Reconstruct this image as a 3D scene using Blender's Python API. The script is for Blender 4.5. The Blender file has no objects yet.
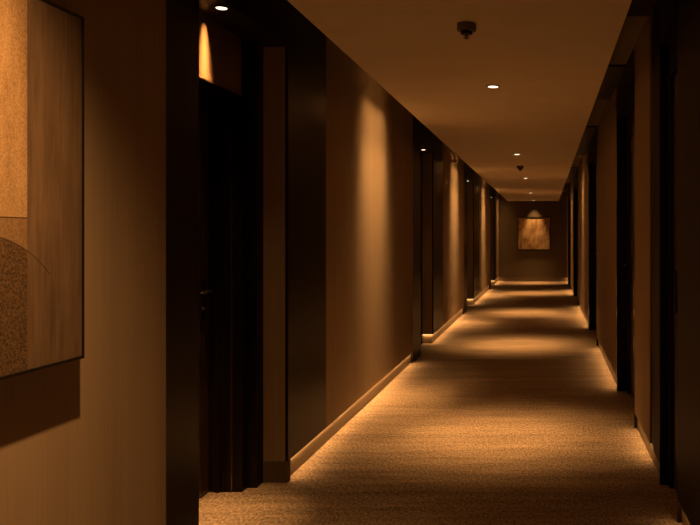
import bpy, bmesh, math, random
from mathutils import Vector, Matrix
random.seed(4)
S = bpy.context.scene
COL = S.collection

# ---------------------------------------------------------------- camera
cam_d = bpy.data.cameras.new('camera')
cam = bpy.data.objects.new('camera', cam_d); COL.objects.link(cam)
cam.location = (0, 0, 1.35); cam.rotation_euler = (math.pi/2, 0, 0)
cam_d.sensor_width = 36; cam_d.lens = 42.17
cam_d.shift_x = -0.28; cam_d.shift_y = -0.038
cam_d.clip_start = 0.05; cam_d.clip_end = 100
S.camera = cam
# ---------------------------------------------------------------- world, exposure
w = bpy.data.worlds.new('world'); S.world = w; w.use_nodes = True
w.node_tree.nodes['Background'].inputs[0].default_value = (1, .5, .2, 1)
w.node_tree.nodes['Background'].inputs[1].default_value = 0.0
S.view_settings.view_transform = 'Standard'; S.view_settings.look = 'None'
S.view_settings.gamma = 1; S.view_settings.use_curve_mapping = False
S.view_settings.exposure = 0.12
S.cycles.use_denoising = True
S.cycles.max_bounces = 8; S.cycles.diffuse_bounces = 5
S.cycles.sample_clamp_indirect = 4.0
S.cycles.use_light_tree = True
# ---------------------------------------------------------------- light levels (watts)
WARM = (1.0, 0.505, 0.165)
P_HALL = 310.0      # corridor downlights
P_WASH = 17.0       # wall washers over the fabric panels
P_NICHE = 13.0      # downlights in the doorways
P_ART = 182.0
P_ENDART = 60.0
P_STRIP = 1.2       # LED strips, per metre

# ---------------------------------------------------------------- corridor measures (metres)
EYE = 1.35
XL, XR = -1.4135, 0.617        # wall faces
Y0, Y1 = -2.5, 24.5
ZC, ZU = 2.369, 2.677          # hung ceiling, cove ceiling
RL, RR, REND = -1.12, 0.372, 23.95
ZN = 2.405                     # ceiling of the door recesses
BB = 0.115                     # height of the baseboard zone
# left doorways: near pilaster start, opening start, opening end, far pilaster end
LEFT = [(3.05, 3.34, 4.49, 5.27), (8.71, 9.27, 10.28, 11.25), (14.13, 14.67, 16.03, 17.30), (20.70, 21.07, 22.60, 23.40)]
# right doorways
RIGHT = [(2.95, 3.86, 4.45, 4.87, .045), (5.70, 5.75, 7.13, 7.18, .085), (9.85, 10.05, 11.75, 12.05, .12), (15.7, 15.95, 18.3, 18.65, .12), (20.6, 20.85, 22.6, 23.1, .12)]

# ---------------------------------------------------------------- materials
def mat(name, base, rough=.6, spec=.4, metal=0.0, build=None):
    m = bpy.data.materials.new(name); m.use_nodes = True
    nt = m.node_tree; b = nt.nodes['Principled BSDF']
    b.inputs['Base Color'].default_value = (*base, 1)
    b.inputs['Roughness'].default_value = rough
    b.inputs['Specular IOR Level'].default_value = spec
    b.inputs['Metallic'].default_value = metal
    if build: build(nt, b)
    return m
def N(nt, t, **kw):
    n = nt.nodes.new(t)
    for k, v in kw.items():
        if k.startswith('i_'): n.inputs[k[2:]].default_value = v
        else: setattr(n, k, v)
    return n
def coords(nt, scale=(1, 1, 1), kind='Object'):
    tc = N(nt, 'ShaderNodeTexCoord'); mp = N(nt, 'ShaderNodeMapping')
    mp.inputs['Scale'].default_value = scale
    nt.links.new(tc.outputs[kind], mp.inputs['Vector'])
    return mp.outputs[0]
def noise(nt, vec, scale, detail=3, rough=.5):
    n = N(nt, 'ShaderNodeTexNoise'); n.inputs['Scale'].default_value = scale
    n.inputs['Detail'].default_value = detail; n.inputs['Roughness'].default_value = rough
    nt.links.new(vec, n.inputs['Vector']); return n.outputs['Fac']
def ramp(nt, fac, stops):
    r = N(nt, 'ShaderNodeValToRGB')
    while len(r.color_ramp.elements) < len(stops): r.color_ramp.elements.new(.5)
    for e, (p, c) in zip(r.color_ramp.elements, stops):
        e.position = p; e.color = (*c, 1)
    nt.links.new(fac, r.inputs[0]); return r.outputs[0]
def M_(nt, op, a, b=0.0, c=None):
    n = N(nt, 'ShaderNodeMath', operation=op)
    for k, v in enumerate((a, b) if c is None else (a, b, c)):
        if isinstance(v, (int, float)): n.inputs[k].default_value = v
        else: nt.links.new(v, n.inputs[k])
    return n.outputs[0]
def mix(nt, fac, a, b, blend='MIX'):
    n = N(nt, 'ShaderNodeMix', data_type='RGBA', blend_type=blend)
    for s, v in ((0, fac), (6, a), (7, b)):
        if isinstance(v, (int, float)): n.inputs[s].default_value = v
        elif isinstance(v, tuple): n.inputs[s].default_value = (*v, 1)
        else: nt.links.new(v, n.inputs[s])
    return n.outputs[2]
def bump(nt, b, h, strength=.3, dist=.002):
    n = N(nt, 'ShaderNodeBump'); n.inputs['Strength'].default_value = strength; n.inputs['Distance'].default_value = dist
    nt.links.new(h, n.inputs['Height']); nt.links.new(n.outputs[0], b.inputs['Normal'])

def carpet(nt, b):
    v = coords(nt)
    fine = noise(nt, coords(nt, (78, 34, 1)), 1.0, 3, .8)       # loop pile
    streak = noise(nt, coords(nt, (2.2, 15, 1)), 1.0, 4, .65)    # woven lines across the hall
    band = noise(nt, coords(nt, (.5, 5.5, 1)), 1.0, 3, .6)
    f = M_(nt, 'ADD', M_(nt, 'MULTIPLY', fine, .68), M_(nt, 'ADD', M_(nt, 'MULTIPLY', streak, .18), M_(nt, 'MULTIPLY', band, .14)))
    c = ramp(nt, f, [(.38, (.10, .07, .045)), (.5, (.36, .26, .18)), (.62, (.70, .53, .37))])
    nt.links.new(c, b.inputs['Base Color'])
    bump(nt, b, fine, .8, .006)
    b.inputs['Sheen Weight'].default_value = .15
def fabric(nt, b):
    warp = noise(nt, coords(nt, (150, 150, 1.2)), 1.0, 2, .6)
    slow = noise(nt, coords(nt, (5, 5, .25)), 1.0, 2, .5)
    f = M_(nt, 'ADD', M_(nt, 'MULTIPLY', warp, .5), M_(nt, 'MULTIPLY', slow, .5))
    c = ramp(nt, f, [(.3, (.28, .207, .143)), (.7, (.38, .285, .197))])
    nt.links.new(c, b.inputs['Base Color']); bump(nt, b, warp, .15, .001)
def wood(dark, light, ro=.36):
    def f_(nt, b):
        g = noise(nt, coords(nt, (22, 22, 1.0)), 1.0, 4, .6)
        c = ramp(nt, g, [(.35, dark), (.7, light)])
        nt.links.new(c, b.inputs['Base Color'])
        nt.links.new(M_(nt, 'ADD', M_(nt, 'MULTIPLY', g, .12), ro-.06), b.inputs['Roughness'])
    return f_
def plaster(nt, b):
    n = noise(nt, coords(nt, (1, 1, 1)), 3, 3, .5)
    c = ramp(nt, n, [(.3, (.84, .75, .63)), (.7, (.89, .80, .68))]); nt.links.new(c, b.inputs['Base Color'])
MAT = dict(
    carpet=mat('carpet', (.3, .2, .12), .95, .1, build=carpet),
    fabric=mat('wall_fabric', (.4, .3, .2), .8, .25, build=fabric),
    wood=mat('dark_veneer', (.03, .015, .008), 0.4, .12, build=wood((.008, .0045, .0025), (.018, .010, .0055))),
    doorwood=mat('door_veneer', (.03, .015, .008), .35, .5, build=wood((.040, .020, .011), (.085, .045, .024))),
    panel=mat('brown_panelling', (.05, .03, .016), .45, .15, build=wood((.012, .008, .0045), (.030, .019, .011), .55)),
    transom=mat('bronze_panel', (.17, .10, .05), .5, .4, .2),
    plaster=mat('ceiling_paint', (.6, .5, .4), .9, .2, build=plaster),
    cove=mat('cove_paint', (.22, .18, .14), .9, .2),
    base=mat('baseboard_lacquer', (.20, .145, .09), .5, .4),
    shadow_gap=mat('blackened_joint', (.008, .006, .005), .7, .2),
    black=mat('black_metal', (.012, .010, .009), .35, .5, .3),
    sensor=mat('bronze_metal', (.16, .13, .075), .5, .4, .2),
    back=mat('end_wall_fabric', (.15, .115, .075), .8, .2),
    bead=mat('polished_bronze', (.10, .065, .035), .10, .5, .6),
    chrome=mat('brushed_metal', (.5, .45, .38), .3, .5, 1.0),
    white=mat('white_enamel', (.6, .55, .48), .4, .5),
)
def glow(name, col, strength):
    m = bpy.data.materials.new(name); m.use_nodes = True
    nt = m.node_tree; nt.nodes.clear()
    e = nt.nodes.new('ShaderNodeEmission'); o = nt.nodes.new('ShaderNodeOutputMaterial')
    e.inputs[0].default_value = (*col, 1); e.inputs[1].default_value = strength
    nt.links.new(e.outputs[0], o.inputs[0]); return m
MAT['lamp'] = glow('lamp_glow', (1, .74, .48), 3.0)
MAT['strip'] = glow('strip_glow', (1, .56, .22), 2.0)

# ---------------------------------------------------------------- mesh helpers
def box(bm, x0, x1, y0, y1, z0, z1, mi=0, bev=0):
    x0, x1 = sorted((x0, x1)); y0, y1 = sorted((y0, y1)); z0, z1 = sorted((z0, z1))
    r = bmesh.ops.create_cube(bm, size=1)
    vs = r['verts']
    for v in vs:
        v.co = Vector(((x0+x1)/2 + v.co.x*(x1-x0), (y0+y1)/2 + v.co.y*(y1-y0), (z0+z1)/2 + v.co.z*(z1-z0)))
    fs = {f for v in vs for f in v.link_faces}
    for f in fs: f.material_index = mi
    if bev:
        es = {e for v in vs for e in v.link_edges}
        r = bmesh.ops.bevel(bm, geom=list(es), offset=bev, segments=2, profile=.5, affect='EDGES')
        for f in r['faces']: f.material_index = mi
def lathe(bm, prof, seg=32, mi=0, axis='z', at=(0, 0, 0)):
    rings = []
    at = Vector(at)
    for r, h in prof:
        ring = []
        for k in range(seg):
            a = 2*math.pi*k/seg
            p = Vector((r*math.cos(a), r*math.sin(a), h))
            if axis == 'x': p = Vector((p.z, p.x, p.y))
            if axis == 'y': p = Vector((p.x, p.z, p.y))
            ring.append(bm.verts.new(p + at))
        rings.append(ring)
    for a, b in zip(rings, rings[1:]):
        for k in range(seg):
            f = bm.faces.new((a[k], a[(k+1) % seg], b[(k+1) % seg], b[k])); f.material_index = mi; f.smooth = True
    for ring, (r, h) in ((rings[0], prof[0]), (rings[-1], prof[-1])):
        if r > 1e-5:
            f = bm.faces.new(ring); f.material_index = mi
def obj(name, bm, mats, parent=None):
    bmesh.ops.recalc_face_normals(bm, faces=bm.faces[:])
    me = bpy.data.meshes.new(name); bm.to_mesh(me); bm.free()
    for m in (mats if isinstance(mats, (list, tuple)) else [mats]): me.materials.append(MAT[m] if isinstance(m, str) else m)
    o = bpy.data.objects.new(name, me); COL.objects.link(o)
    if parent: o.parent = parent
    return o
def struct(o): o['kind'] = 'structure'; return o
def thing(name, label, cat, loc, group=None):
    o = bpy.data.objects.new(name, None); COL.objects.link(o); o.location = loc
    o.empty_display_size = .05
    o['label'] = label; o['category'] = cat
    if group: o['group'] = group
    return o
def spot(name, loc, target, power, angle, blend, parent=None, radius=.03):
    d = bpy.data.lights.new(name, 'SPOT'); d.energy = power; d.color = WARM
    d.spot_size = math.radians(angle); d.spot_blend = blend; d.shadow_soft_size = radius
    o = bpy.data.objects.new(name, d); COL.objects.link(o)
    v = Vector(target) - Vector(loc)
    o.rotation_euler = v.to_track_quat('-Z', 'Y').to_euler()
    if parent: o.parent = parent; o.location = Vector(loc) - parent.location
    else: o.location = loc
    return o

# ---------------------------------------------------------------- floor and ceiling
bm = bmesh.new(); box(bm, -2.0, 1.3, Y0-.2, Y1+.2, -.12, 0)
struct(obj('floor', bm, 'carpet'))
bm = bmesh.new()
box(bm, RL, RR, Y0, REND, ZC, ZC+.07)
box(bm, -1.95, 1.2, Y0-.2, Y1+.2, ZU, ZU+.12, 1)
for a, b in ((-2.4, -1.6), (10.0, 10.3), (18.3, 18.6)):              # hangers of the lowered ceiling
    box(bm, RL+.5, RL+.6, a+.2, a+.3, ZC+.07, ZU)
struct(obj('ceiling', bm, ['plaster', 'cove']))

# ---------------------------------------------------------------- left wall
GAP = .022      # the baseboard sits back under the panels
XB = -1.90
bmw = bmesh.new()      # fabric wall, slot 0 fabric
bmb = bmesh.new()      # baseboard
prev = Y0
for k, (pn, a, b, pf) in enumerate(LEFT):
    box(bmw, XB, XL, prev, pn, BB, ZU)                  # fabric section up to the portal
    box(bmw, XB, XL-.015, pn, a, BB, ZU)                # core behind the near pilaster
    box(bmw, XB, XL-.015, b, pf, BB, ZU)                # core behind the far pilaster
    box(bmw, XB, XL-.015, a, b, ZN, ZU)                 # core over the recess
    box(bmb, XB, XL-GAP, prev, a, 0, BB)
    box(bmb, XB, XL-GAP, b+(.06 if k else .05), pf, 0, BB)
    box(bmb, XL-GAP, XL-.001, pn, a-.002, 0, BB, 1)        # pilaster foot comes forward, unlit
    prev = pf
box(bmw, XB, XL, prev, Y1, BB, ZU)
box(bmb, XB, XL-GAP, prev, Y1, 0, BB)
struct(obj('wall_left', bmw, 'fabric'))
base_left = struct(obj('baseboard_left', bmb, ['base', 'wood']))

def led(x0, x1, y0, y1, parent, power_per_m=None):
    """A strip of warm LEDs under the wall panel, with its light."""
    bm = bmesh.new(); box(bm, x0, x1, y0, y1, BB-.006, BB-.0005)
    o = obj('led_strip', bm, 'strip', parent)
    ln, wd = max(x1-x0, y1-y0), min(x1-x0, y1-y0)
    d = bpy.data.lights.new('strip_light', 'AREA'); d.shape = 'RECTANGLE'; d.color = WARM
    d.size = abs(x1-x0); d.size_y = abs(y1-y0)
    d.energy = (power_per_m or P_STRIP)*ln
    l = bpy.data.objects.new('strip_light', d); COL.objects.link(l)
    l.location = ((x0+x1)/2, (y0+y1)/2, BB-.008); l.parent = parent
    return o

sections = [(LEFT[0][2]+.055, LEFT[1][0]-.01), (LEFT[1][2]+.03, LEFT[2][0]-.01), (LEFT[2][2]+.03, LEFT[3][0]-.01), (LEFT[3][2]+.03, Y1-.02)]
for y0, y1 in sections: led(XL-GAP+.001, XL-GAP+.010, y0, y1, base_left)

# portals of the doorways on the left: pilasters, header, casing, transom
D_CAS, D_DOOR = -1.60, -1.774
ZD = 2.08
for k, (pn, a, b, pf) in enumerate(LEFT):
    bm = bmesh.new()
    cs = (b-a-.84)/2 if k == 0 else .14
    ca, cb = (a+.14, b-.17) if k == 0 else (a+.13, b-.14)
    box(bm, XL-.015, XL, pn, a, BB, ZU, 0)
    box(bm, XL-.015, XL, b, pf, BB, ZU, 0)
    box(bm, XL-.015, XL, a, b, ZN-.02, ZU, 0)
    box(bm, D_CAS, XL-.015, a, b, ZN-.02, ZN, 0)                     # lining of the recess ceiling
    box(bm, XB, D_CAS, a, ca, 0, ZN, 0); box(bm, XB, D_CAS, cb, b, 0, ZN, 0)      # casings
    box(bm, D_CAS, -1.548, cb+.07, b, 0, ZN, 0)
    box(bm, XB, D_CAS-.012, ca, cb, ZD, ZN, 0)
    box(bm, D_CAS-.012, D_CAS, ca, cb, ZD, ZD+.006, 0)
    box(bm, D_CAS-.012, D_CAS-.004, ca, cb, ZD+.006, ZN, 1)       # transom panel
    box(bm, XL-.013, XL+.002, b-.001, b+.006, BB, ZN-.02, 0)          # corner bead
    box(bm, -1.66, -1.652, cb-.002, cb, 0, ZD, 2)
    # rebated stops around the leaf
    box(bm, D_DOOR+.03, D_DOOR+.06, cb-.012, cb, 0, ZD, 0); box(bm, D_DOOR+.03, D_DOOR+.06, ca, ca+.012, 0, ZD, 0)
    struct(obj('trim_%d' % (k+1), bm, ['wood', 'transom', 'bead']))
    # foot of the recess' far side wall
    bm = bmesh.new()
    if k:
        box(bm, -1.60, XL-GAP, b+GAP, b+.06, 0, BB)
        o = obj('recess_foot', bm, 'base', base_left)
        led(-1.545, XL-.004, b+.004, b+GAP-.003, base_left)
    else:
        box(bm, D_CAS, XL-.001, b-.004, b+.05, 0, BB); obj('recess_foot', bm, 'back', base_left)
    # door leaf
    bm = bmesh.new()
    box(bm, D_DOOR-.045, D_DOOR, ca+.004, cb-.004, .008, ZD-.004, 0, .003)
    for g in (ca+.10, cb-.10):                                     # two grooves down the leaf
        box(bm, D_DOOR-.001, D_DOOR+.0015, g-.003, g+.003, .02, ZD-.02, 1)
    d = struct(obj('door_%d' % (k+1), bm, ['doorwood', 'shadow_gap']))
    # lever handle on an oblong plate
    hy, hz = cb-.11, 1.02
    bm = bmesh.new(); box(bm, D_DOOR, D_DOOR+.012, hy-.03, hy+.03, hz-.11, hz+.11, 0, .004)
    hp = obj('handle_plate', bm, 'black', d)
    bm = bmesh.new()
    lathe(bm, [(.012, D_DOOR+.012), (.012, D_DOOR+.055)], 20, 0, 'x', (0, hy, hz+.04))
    lathe(bm, [(.004, hy-.125), (.009, hy-.12), (.010, hy-.06), (.012, hy+.008), (.004, hy+.012)], 16, 0, 'y', (D_DOOR+.055, 0, hz+.04))
    h = obj('door_handle', bm, 'black', d)
    bm = bmesh.new(); lathe(bm, [(.011, D_DOOR+.012), (.011, D_DOOR+.018), (.004, D_DOOR+.0185), (.0, D_DOOR+.0175)], 20, 0, 'x', (0, hy, hz-.045))
    obj('lock_cylinder', bm, 'chrome', d)
# back of the recesses
bm = bmesh.new()
for pn, a, b, pf in LEFT: box(bm, XB-.06, XB, a-.05, b+.05, 0, ZU)
struct(obj('trim_5', bm, 'wood'))

# ---------------------------------------------------------------- right wall
XBR = 1.10
bmw = bmesh.new(); bmb = bmesh.new()
prev = Y0
rsec = []
for k, (pn, a, b, pf, dep) in enumerate(RIGHT):
    if k: box(bmw, XR, XBR, prev, pn, BB, ZU)
    else: box(bmw, XR+.015, XBR, prev, pn, BB, ZU)
    box(bmw, XR+.015, XBR, pn, a, BB, ZU); box(bmw, XR+.015, XBR, b, pf, BB, ZU)
    box(bmw, XR+.015, XBR, a, b, 2.41, ZU)
    box(bmb, XR+GAP, XBR, prev, a, 0, BB); box(bmb, XR+GAP, XBR, b, pf, 0, BB)
    box(bmb, XR+.001, XR+GAP, b+.001, pf if k != 0 else b+.01, 0, BB, 1)
    rsec.append((prev, pn)); prev = pf
box(bmw, XR, XBR, prev, Y1, BB, ZU); box(bmb, XR+GAP, XBR, prev, Y1, 0, BB)
rsec.append((prev, Y1))
struct(obj('wall_right', bmw, 'fabric'))
base_right = struct(obj('baseboard_right', bmb, ['base', 'wood']))
led(XR+.004, XR+GAP-.003, 1.6, RIGHT[0][1]-.01, base_right, P_STRIP*.3)
for y0, y1 in rsec[1:]: led(XR+.004, XR+GAP-.003, y0+.02, y1-.01, base_right, P_STRIP*.7)

bm = bmesh.new()      # brown veneer panelling on the near right wall, in three boards
for y0, y1 in ((Y0, -.4), (-.394, 1.3), (1.306, RIGHT[0][0])):
    box(bm, XR, XR+.015, y0, y1, BB, ZU, 0, .001)
struct(obj('trim_6', bm, 'panel'))
for k, (pn, a, b, pf, dep) in enumerate(RIGHT):
    bm = bmesh.new(); zn = 2.41
    if k == 0:
        box(bm, XR, XR+.015, pn, a-.02, BB, ZU, 1); box(bm, XR+.004, XR+.015, a-.02, a, BB, ZU, 0)
        box(bm, XR, XR+.015, b, 4.72, BB, ZU, 1); box(bm, XR+.010, XR+.015, 4.72, pf, BB, ZU, 0)   # recessed joint
    else:
        box(bm, XR, XR+.015, pn, a, BB, ZU, 0); box(bm, XR, XR+.015, b, pf, BB, ZU, 0)
    box(bm, XR, XR+.015, a, b, zn-.02, ZU, 0)
    xc = XR+dep
    box(bm, XR+.015, xc+.02, a, b, zn-.02, zn, 0)
    cw = .07 if k == 0 else .12
    box(bm, xc, XBR, a, a+cw, 0, zn-.02, 1); box(bm, xc, XBR, b-cw, b, 0, zn-.02, 1)
    box(bm, xc, XBR, a+cw, b-cw, ZD+.12, zn-.02, 0)
    box(bm, XR+.002, xc, b-.004, b+.001, 0, zn-.02, 0)
    box(bm, XR+.002, xc, a-.001, a+.004, 0, zn-.02, 0)
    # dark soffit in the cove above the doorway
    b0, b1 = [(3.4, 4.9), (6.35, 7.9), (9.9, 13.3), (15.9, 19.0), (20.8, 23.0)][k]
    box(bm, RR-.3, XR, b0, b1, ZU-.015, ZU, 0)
    if k:
        box(bm, XR-.002, XR+.01, a-.03, a, BB, zn-.02, 2); box(bm, XR-.002, XR+.01, b, b+.03, BB, zn-.02, 2)
    struct(obj('trim_%d' % (k+7), bm, ['wood', 'panel', 'bead']))
    bm = bmesh.new(); xd = xc + .02
    box(bm, xd, xd+.045, a+cw+.004, b-cw-.004, .008, ZD+.116, 0, .003)
    d = struct(obj('door_%d' % (k+5), bm, ['doorwood']))
    hy, hz = b-cw-.09, 1.06
    bm = bmesh.new(); box(bm, xd-.012, xd, hy-.03, hy+.03, hz-.11, hz+.11, 0, .004); obj('handle_plate', bm, 'black', d)
    if k:
        bm = bmesh.new()
        lathe(bm, [(.012, xd-.012), (.012, xd-.055)], 20, 0, 'x', (0, hy, hz+.04))
        lathe(bm, [(.004, hy-.125), (.009, hy-.12), (.010, hy-.06), (.012, hy+.008), (.004, hy+.012)], 16, 0, 'y', (xd-.055, 0, hz+.04))
        obj('door_handle', bm, 'black', d)
bm = bmesh.new()
for pn, a, b, pf, dep in RIGHT: box(bm, XBR, XBR+.06, a-.05, b+.05, 0, ZU)
struct(obj('trim_12', bm, 'wood'))

# ---------------------------------------------------------------- end walls
bm = bmesh.new(); box(bm, XB, XBR, Y1, Y1+.15, 0, ZU)
struct(obj('wall_back', bm, 'back'))
bm = bmesh.new(); box(bm, XL-GAP, XR+GAP, Y1-.014, Y1, 0, .10, 0, .002)
struct(obj('baseboard_back', bm, 'base'))
bm = bmesh.new(); box(bm, XB, XBR, Y0-.15, Y0, 0, ZU)
struct(obj('wall_front', bm, 'fabric'))

# ---------------------------------------------------------------- framed pictures
def near_art(nt, b):
    tc = N(nt, 'ShaderNodeTexCoord'); sp = N(nt, 'ShaderNodeSeparateXYZ'); nt.links.new(tc.outputs['Object'], sp.inputs[0])
    y, z = sp.outputs['Y'], sp.outputs['Z']
    grain = noise(nt, coords(nt, (1, 1, 1)), 190, 2, .8)
    blot = noise(nt, coords(nt, (1, 5, 1.5)), 2.2, 5, .6)
    brush = noise(nt, coords(nt, (1, 42, 3)), 1.0, 4, .7)
    gold = ramp(nt, M_(nt, 'ADD', M_(nt, 'MULTIPLY', grain, .55), M_(nt, 'MULTIPLY', blot, .45)), [(.38, (.19, .112, .055)), (.6, (.38, .25, .135))])
    brown = ramp(nt, M_(nt, 'ADD', M_(nt, 'MULTIPLY', brush, .55), M_(nt, 'MULTIPLY', blot, .45)), [(.34, (.075, .046, .029)), (.66, (.165, .108, .068))])
    lower = ramp(nt, M_(nt, 'ADD', M_(nt, 'MULTIPLY', grain, .5), M_(nt, 'MULTIPLY', blot, .5)), [(.38, (.12, .07, .035)), (.62, (.26, .165, .09))])
    left = M_(nt, 'LESS_THAN', y, .244)
    up = M_(nt, 'GREATER_THAN', z, .399)
    c = mix(nt, left, brown, mix(nt, up, lower, gold))
    def circ(cy, cz):
        dy = M_(nt, 'SUBTRACT', y, cy); dz = M_(nt, 'SUBTRACT', z, cz)
        return M_(nt, 'SQRT', M_(nt, 'ADD', M_(nt, 'MULTIPLY', dy, dy), M_(nt, 'MULTIPLY', dz, dz)))
    r1 = circ(.058, -.067)
    disc = ramp(nt, grain, [(.38, (.035, .020, .010)), (.66, (.15, .092, .05))])
    disc_r = mix(nt, .75, disc, brown)
    c = mix(nt, M_(nt, 'MULTIPLY', M_(nt, 'LESS_THAN', r1, .424), left), c, disc)
    c = mix(nt, M_(nt, 'MULTIPLY', M_(nt, 'LESS_THAN', M_(nt, 'ABSOLUTE', M_(nt, 'SUBTRACT', r1, .424)), .0016), M_(nt, 'LESS_THAN', y, .34)), c, (.06, .034, .018))
    r2 = circ(.075, .13)
    inner = mix(nt, .6, brown, (.12, .065, .035))
    c = mix(nt, M_(nt, 'MULTIPLY', M_(nt, 'LESS_THAN', r2, .185), M_(nt, 'MULTIPLY', M_(nt, 'SUBTRACT', 1.0, left), .55)), c, inner)
    c = mix(nt, M_(nt, 'MULTIPLY', M_(nt, 'LESS_THAN', M_(nt, 'ABSOLUTE', M_(nt, 'SUBTRACT', z, .399)), .0016), left), c, (.05, .025, .012))
    nt.links.new(c, b.inputs['Base Color']); bump(nt, b, grain, .25, .002)
def far_art(nt, b):
    v = coords(nt, (3.0, 1, 1.6))
    n1 = noise(nt, v, 1.4, 4, .6); n2 = noise(nt, coords(nt, (9, 1, 4)), 1.3, 4, .7)
    c = ramp(nt, M_(nt, 'ADD', M_(nt, 'MULTIPLY', n1, .55), M_(nt, 'MULTIPLY', n2, .45)),
             [(.36, (.12, .07, .04)), (.46, (.42, .24, .12)), (.58, (.68, .50, .26)), (.68, (.40, .30, .24))])
    nt.links.new(c, b.inputs['Base Color'])
MAT['near_art'] = mat('canvas_near', (.3, .2, .1), .75, .2, build=near_art)
MAT['far_art'] = mat('canvas_far', (.3, .2, .1), .75, .2, build=far_art)

pic = thing('framed_picture', 'large abstract picture in thin black frame on the near left wall', 'picture', (XL, 1.87, .997))
bm = bmesh.new(); T = .08; hw = .5; ht = .986; t = .008
box(bm, 0, T, -hw, -hw+t, 0, ht, 0, .001); box(bm, 0, T, hw-t, hw, 0, ht, 0, .001)
box(bm, 0, T, -hw+t, hw-t, ht-t, ht, 0, .001); box(bm, 0, T, -hw+t, hw-t, 0, t, 0, .001)
obj('picture_frame', bm, 'black', pic)
bm = bmesh.new(); box(bm, .002, T-.004, -hw+t, hw-t, t, ht-t); obj('canvas', bm, 'near_art', pic)

pic = thing('framed_picture', 'square abstract gold picture in a dark frame at the far end of the corridor', 'picture', (-.357, Y1, .915))
bm = bmesh.new(); T = .055; hw = .49; ht = 1.0; t = .022
box(bm, -hw, -hw+t, -T, 0, 0, ht, 0, .002); box(bm, hw-t, hw, -T, 0, 0, ht, 0, .002)
box(bm, -hw+t, hw-t, -T, 0, ht-t, ht, 0, .002); box(bm, -hw+t, hw-t, -T, 0, 0, t*1.6, 0, .002)
obj('picture_frame', bm, 'black', pic)
bm = bmesh.new(); box(bm, -hw+t, hw-t, -T+.02, -.002, t*1.6, ht-t); obj('canvas', bm, 'far_art', pic)

# ---------------------------------------------------------------- downlights
def downlight(x, y, z, label, group, power, angle, blend, target=None, r=.034, lamp_x=0):
    t = thing('ceiling_downlight', label, 'downlight', (x, y, z), group)
    bm = bmesh.new()
    lathe(bm, [(r, -.0002), (r+.012, -.0002), (r+.012, -.004), (r+.008, -.007), (r+.002, -.007), (r, -.004), (r, -.0002)], 40)
    obj('trim_ring', bm, 'black', t)
    bm = bmesh.new(); lathe(bm, [(0, -.0002), (r, -.0002), (r, -.007), (r*.8, -.009), (0, -.010)], 40)
    obj('lens', bm, 'lamp', t)
    spot('downlight_beam', (x, y, z-.016), target or (x, y, 0), power, angle, blend, t, .022)
    return t
G1 = 'round recessed downlights along the corridor ceiling'
for y, lab in ((5.57, 'nearest lit downlight in the corridor ceiling, just beyond the larger sprinkler'),
               (10.19, 'second lit downlight in the corridor ceiling, just beyond which sits the far sprinkler'),
               (14.4, 'third lit downlight along the corridor ceiling, first one beyond the far sprinkler'),
               (19.3, 'tiny lit downlight in the corridor ceiling, last but one before the end wall'),
               (23.5, 'tiny lit downlight at the very end of the corridor ceiling above the gold picture')):
    downlight(-.36, y, ZC, lab, G1, P_HALL*.55, 36, 1.0)
    spot('downlight_halo', (-.36, y, ZC-.016), (-.36, y, 0), P_HALL*.5, 56, 1.0, None, .022)
    spot('downlight_spill', (-.36, y, ZC-.016), (-.36, y, 0), P_HALL*.14, 68, 1.0, None, .022)
spot('picture_beam', (-.345, 24.12, 2.655), (-.345, 24.46, 1.45), P_ENDART*1.7, 42, 1.0, None, .02)
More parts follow.
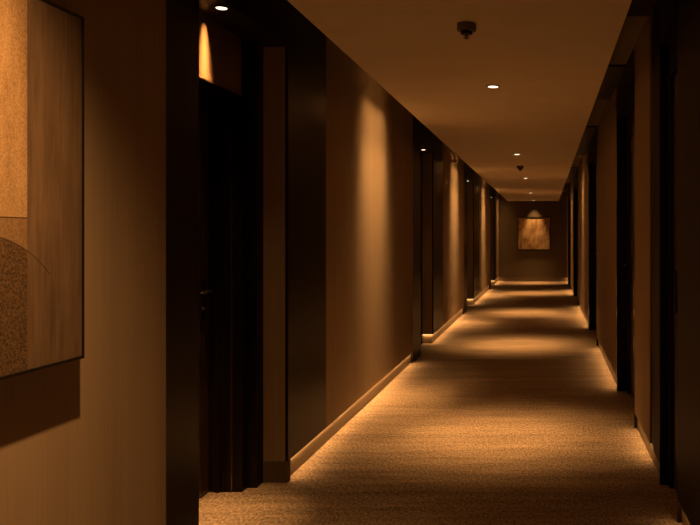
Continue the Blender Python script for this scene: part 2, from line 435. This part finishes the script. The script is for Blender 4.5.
# spot aimed at the near picture and one more hall light above the viewer
spot('picture_beam', (-.79, 1.56, ZC-.012), (XL, 1.45, 1.1), P_ART, 124, 1.0, None, .02)
spot('hall_beam', (-.36, .97, ZC-.012), (-.36, .97, 0), P_HALL*.4, 55, 1.0, None, .02)
G2 = 'downlights in the recesses of the left doorways'
for k, lab in enumerate(('bright downlight in the recess ceiling of the nearest left doorway',
                         'downlight in the recess ceiling of the second left doorway',
                         'pinpoint downlight over the third left doorway from the viewer',
                         'pinpoint downlight over the last left doorway before the end wall')):
    downlight(-1.466, (3.705, 9.8, 15.35, 21.85)[k], ZN-.02, lab, G2, P_NICHE*(1 if k == 0 else .5), 90 if k == 0 else 60, 1.0, r=.024)
d = bpy.data.lights.new('transom_beam', 'AREA'); d.shape = 'DISK'; d.size = .085; d.spread = math.radians(34); d.color = WARM; d.energy = 3.0
o = bpy.data.objects.new('transom_beam', d); COL.objects.link(o); o.location = (-1.552, 3.85, ZN-.024); o.rotation_euler = (0, math.radians(6), 0)
# wall washers in the cove
def washer(x, y, xw, power, ln=.8, zt=.5, spread=66):
    d = bpy.data.lights.new('wall_washer', 'AREA'); d.shape = 'RECTANGLE'; d.color = WARM
    d.size = ln; d.size_y = .05; d.spread = math.radians(spread); d.energy = power
    o = bpy.data.objects.new('wall_washer', d); COL.objects.link(o); o.location = (x, y, 2.655)
    # long side along the hall, tipped towards the wall
    zax = (Vector((x, y, 2.655)) - Vector((xw, y, zt))).normalized(); xax = Vector((0, 1, 0)); yax = zax.cross(xax)
    o.rotation_euler = Matrix((xax, yax, zax)).transposed().to_euler()
for y in (6.75, 12.66, 18.5, 23.9):
    washer(-1.18, y, XL, P_WASH*(.12 if y > 23 else .26), .8, .7, 84); washer(-1.18, y, XL, P_WASH*(.12 if y > 23 else .34), .95, .8, 36)
for y in (13.7, 19.6):
    washer(.44, y, XR, P_WASH*.09); washer(.44, y, XR, P_WASH*.12, .5, .8, 36)

# ---------------------------------------------------------------- sprinklers
def sprinkler(x, y, label, s=1.0):
    t = thing('ceiling_sprinkler', label, 'sprinkler', (x, y, ZC), 'sprinklers under the corridor ceiling')
    bm = bmesh.new(); lathe(bm, [(.050*s, 0), (.050*s, -.034*s), (.047*s, -.038*s), (0, -.038*s)], 40); obj('base_plate', bm, 'sensor', t)
    bm = bmesh.new(); lathe(bm, [(.026*s, -.038*s), (.031*s, -.043*s), (.031*s, -.054*s), (.022*s, -.058*s), (0, -.058*s)], 32); obj('collar', bm, 'black', t)
    bm = bmesh.new(); lathe(bm, [(.009*s, -.058*s), (.008*s, -.074*s), (.011*s, -.076*s), (.011*s, -.080*s), (0, -.082*s)], 24)
    for q in (-1, 1): box(bm, q*.013*s-.0015, q*.013*s+.0015, -.003, .003, -.076*s, -.058*s)
    obj('nozzle', bm, 'chrome', t)
sprinkler(-.382, 3.94, 'larger dark sprinkler head with round base hanging before the first corridor downlight', .92)
sprinkler(-.377, 11.95, 'small dark sprinkler head far down the ceiling between second and third downlights')
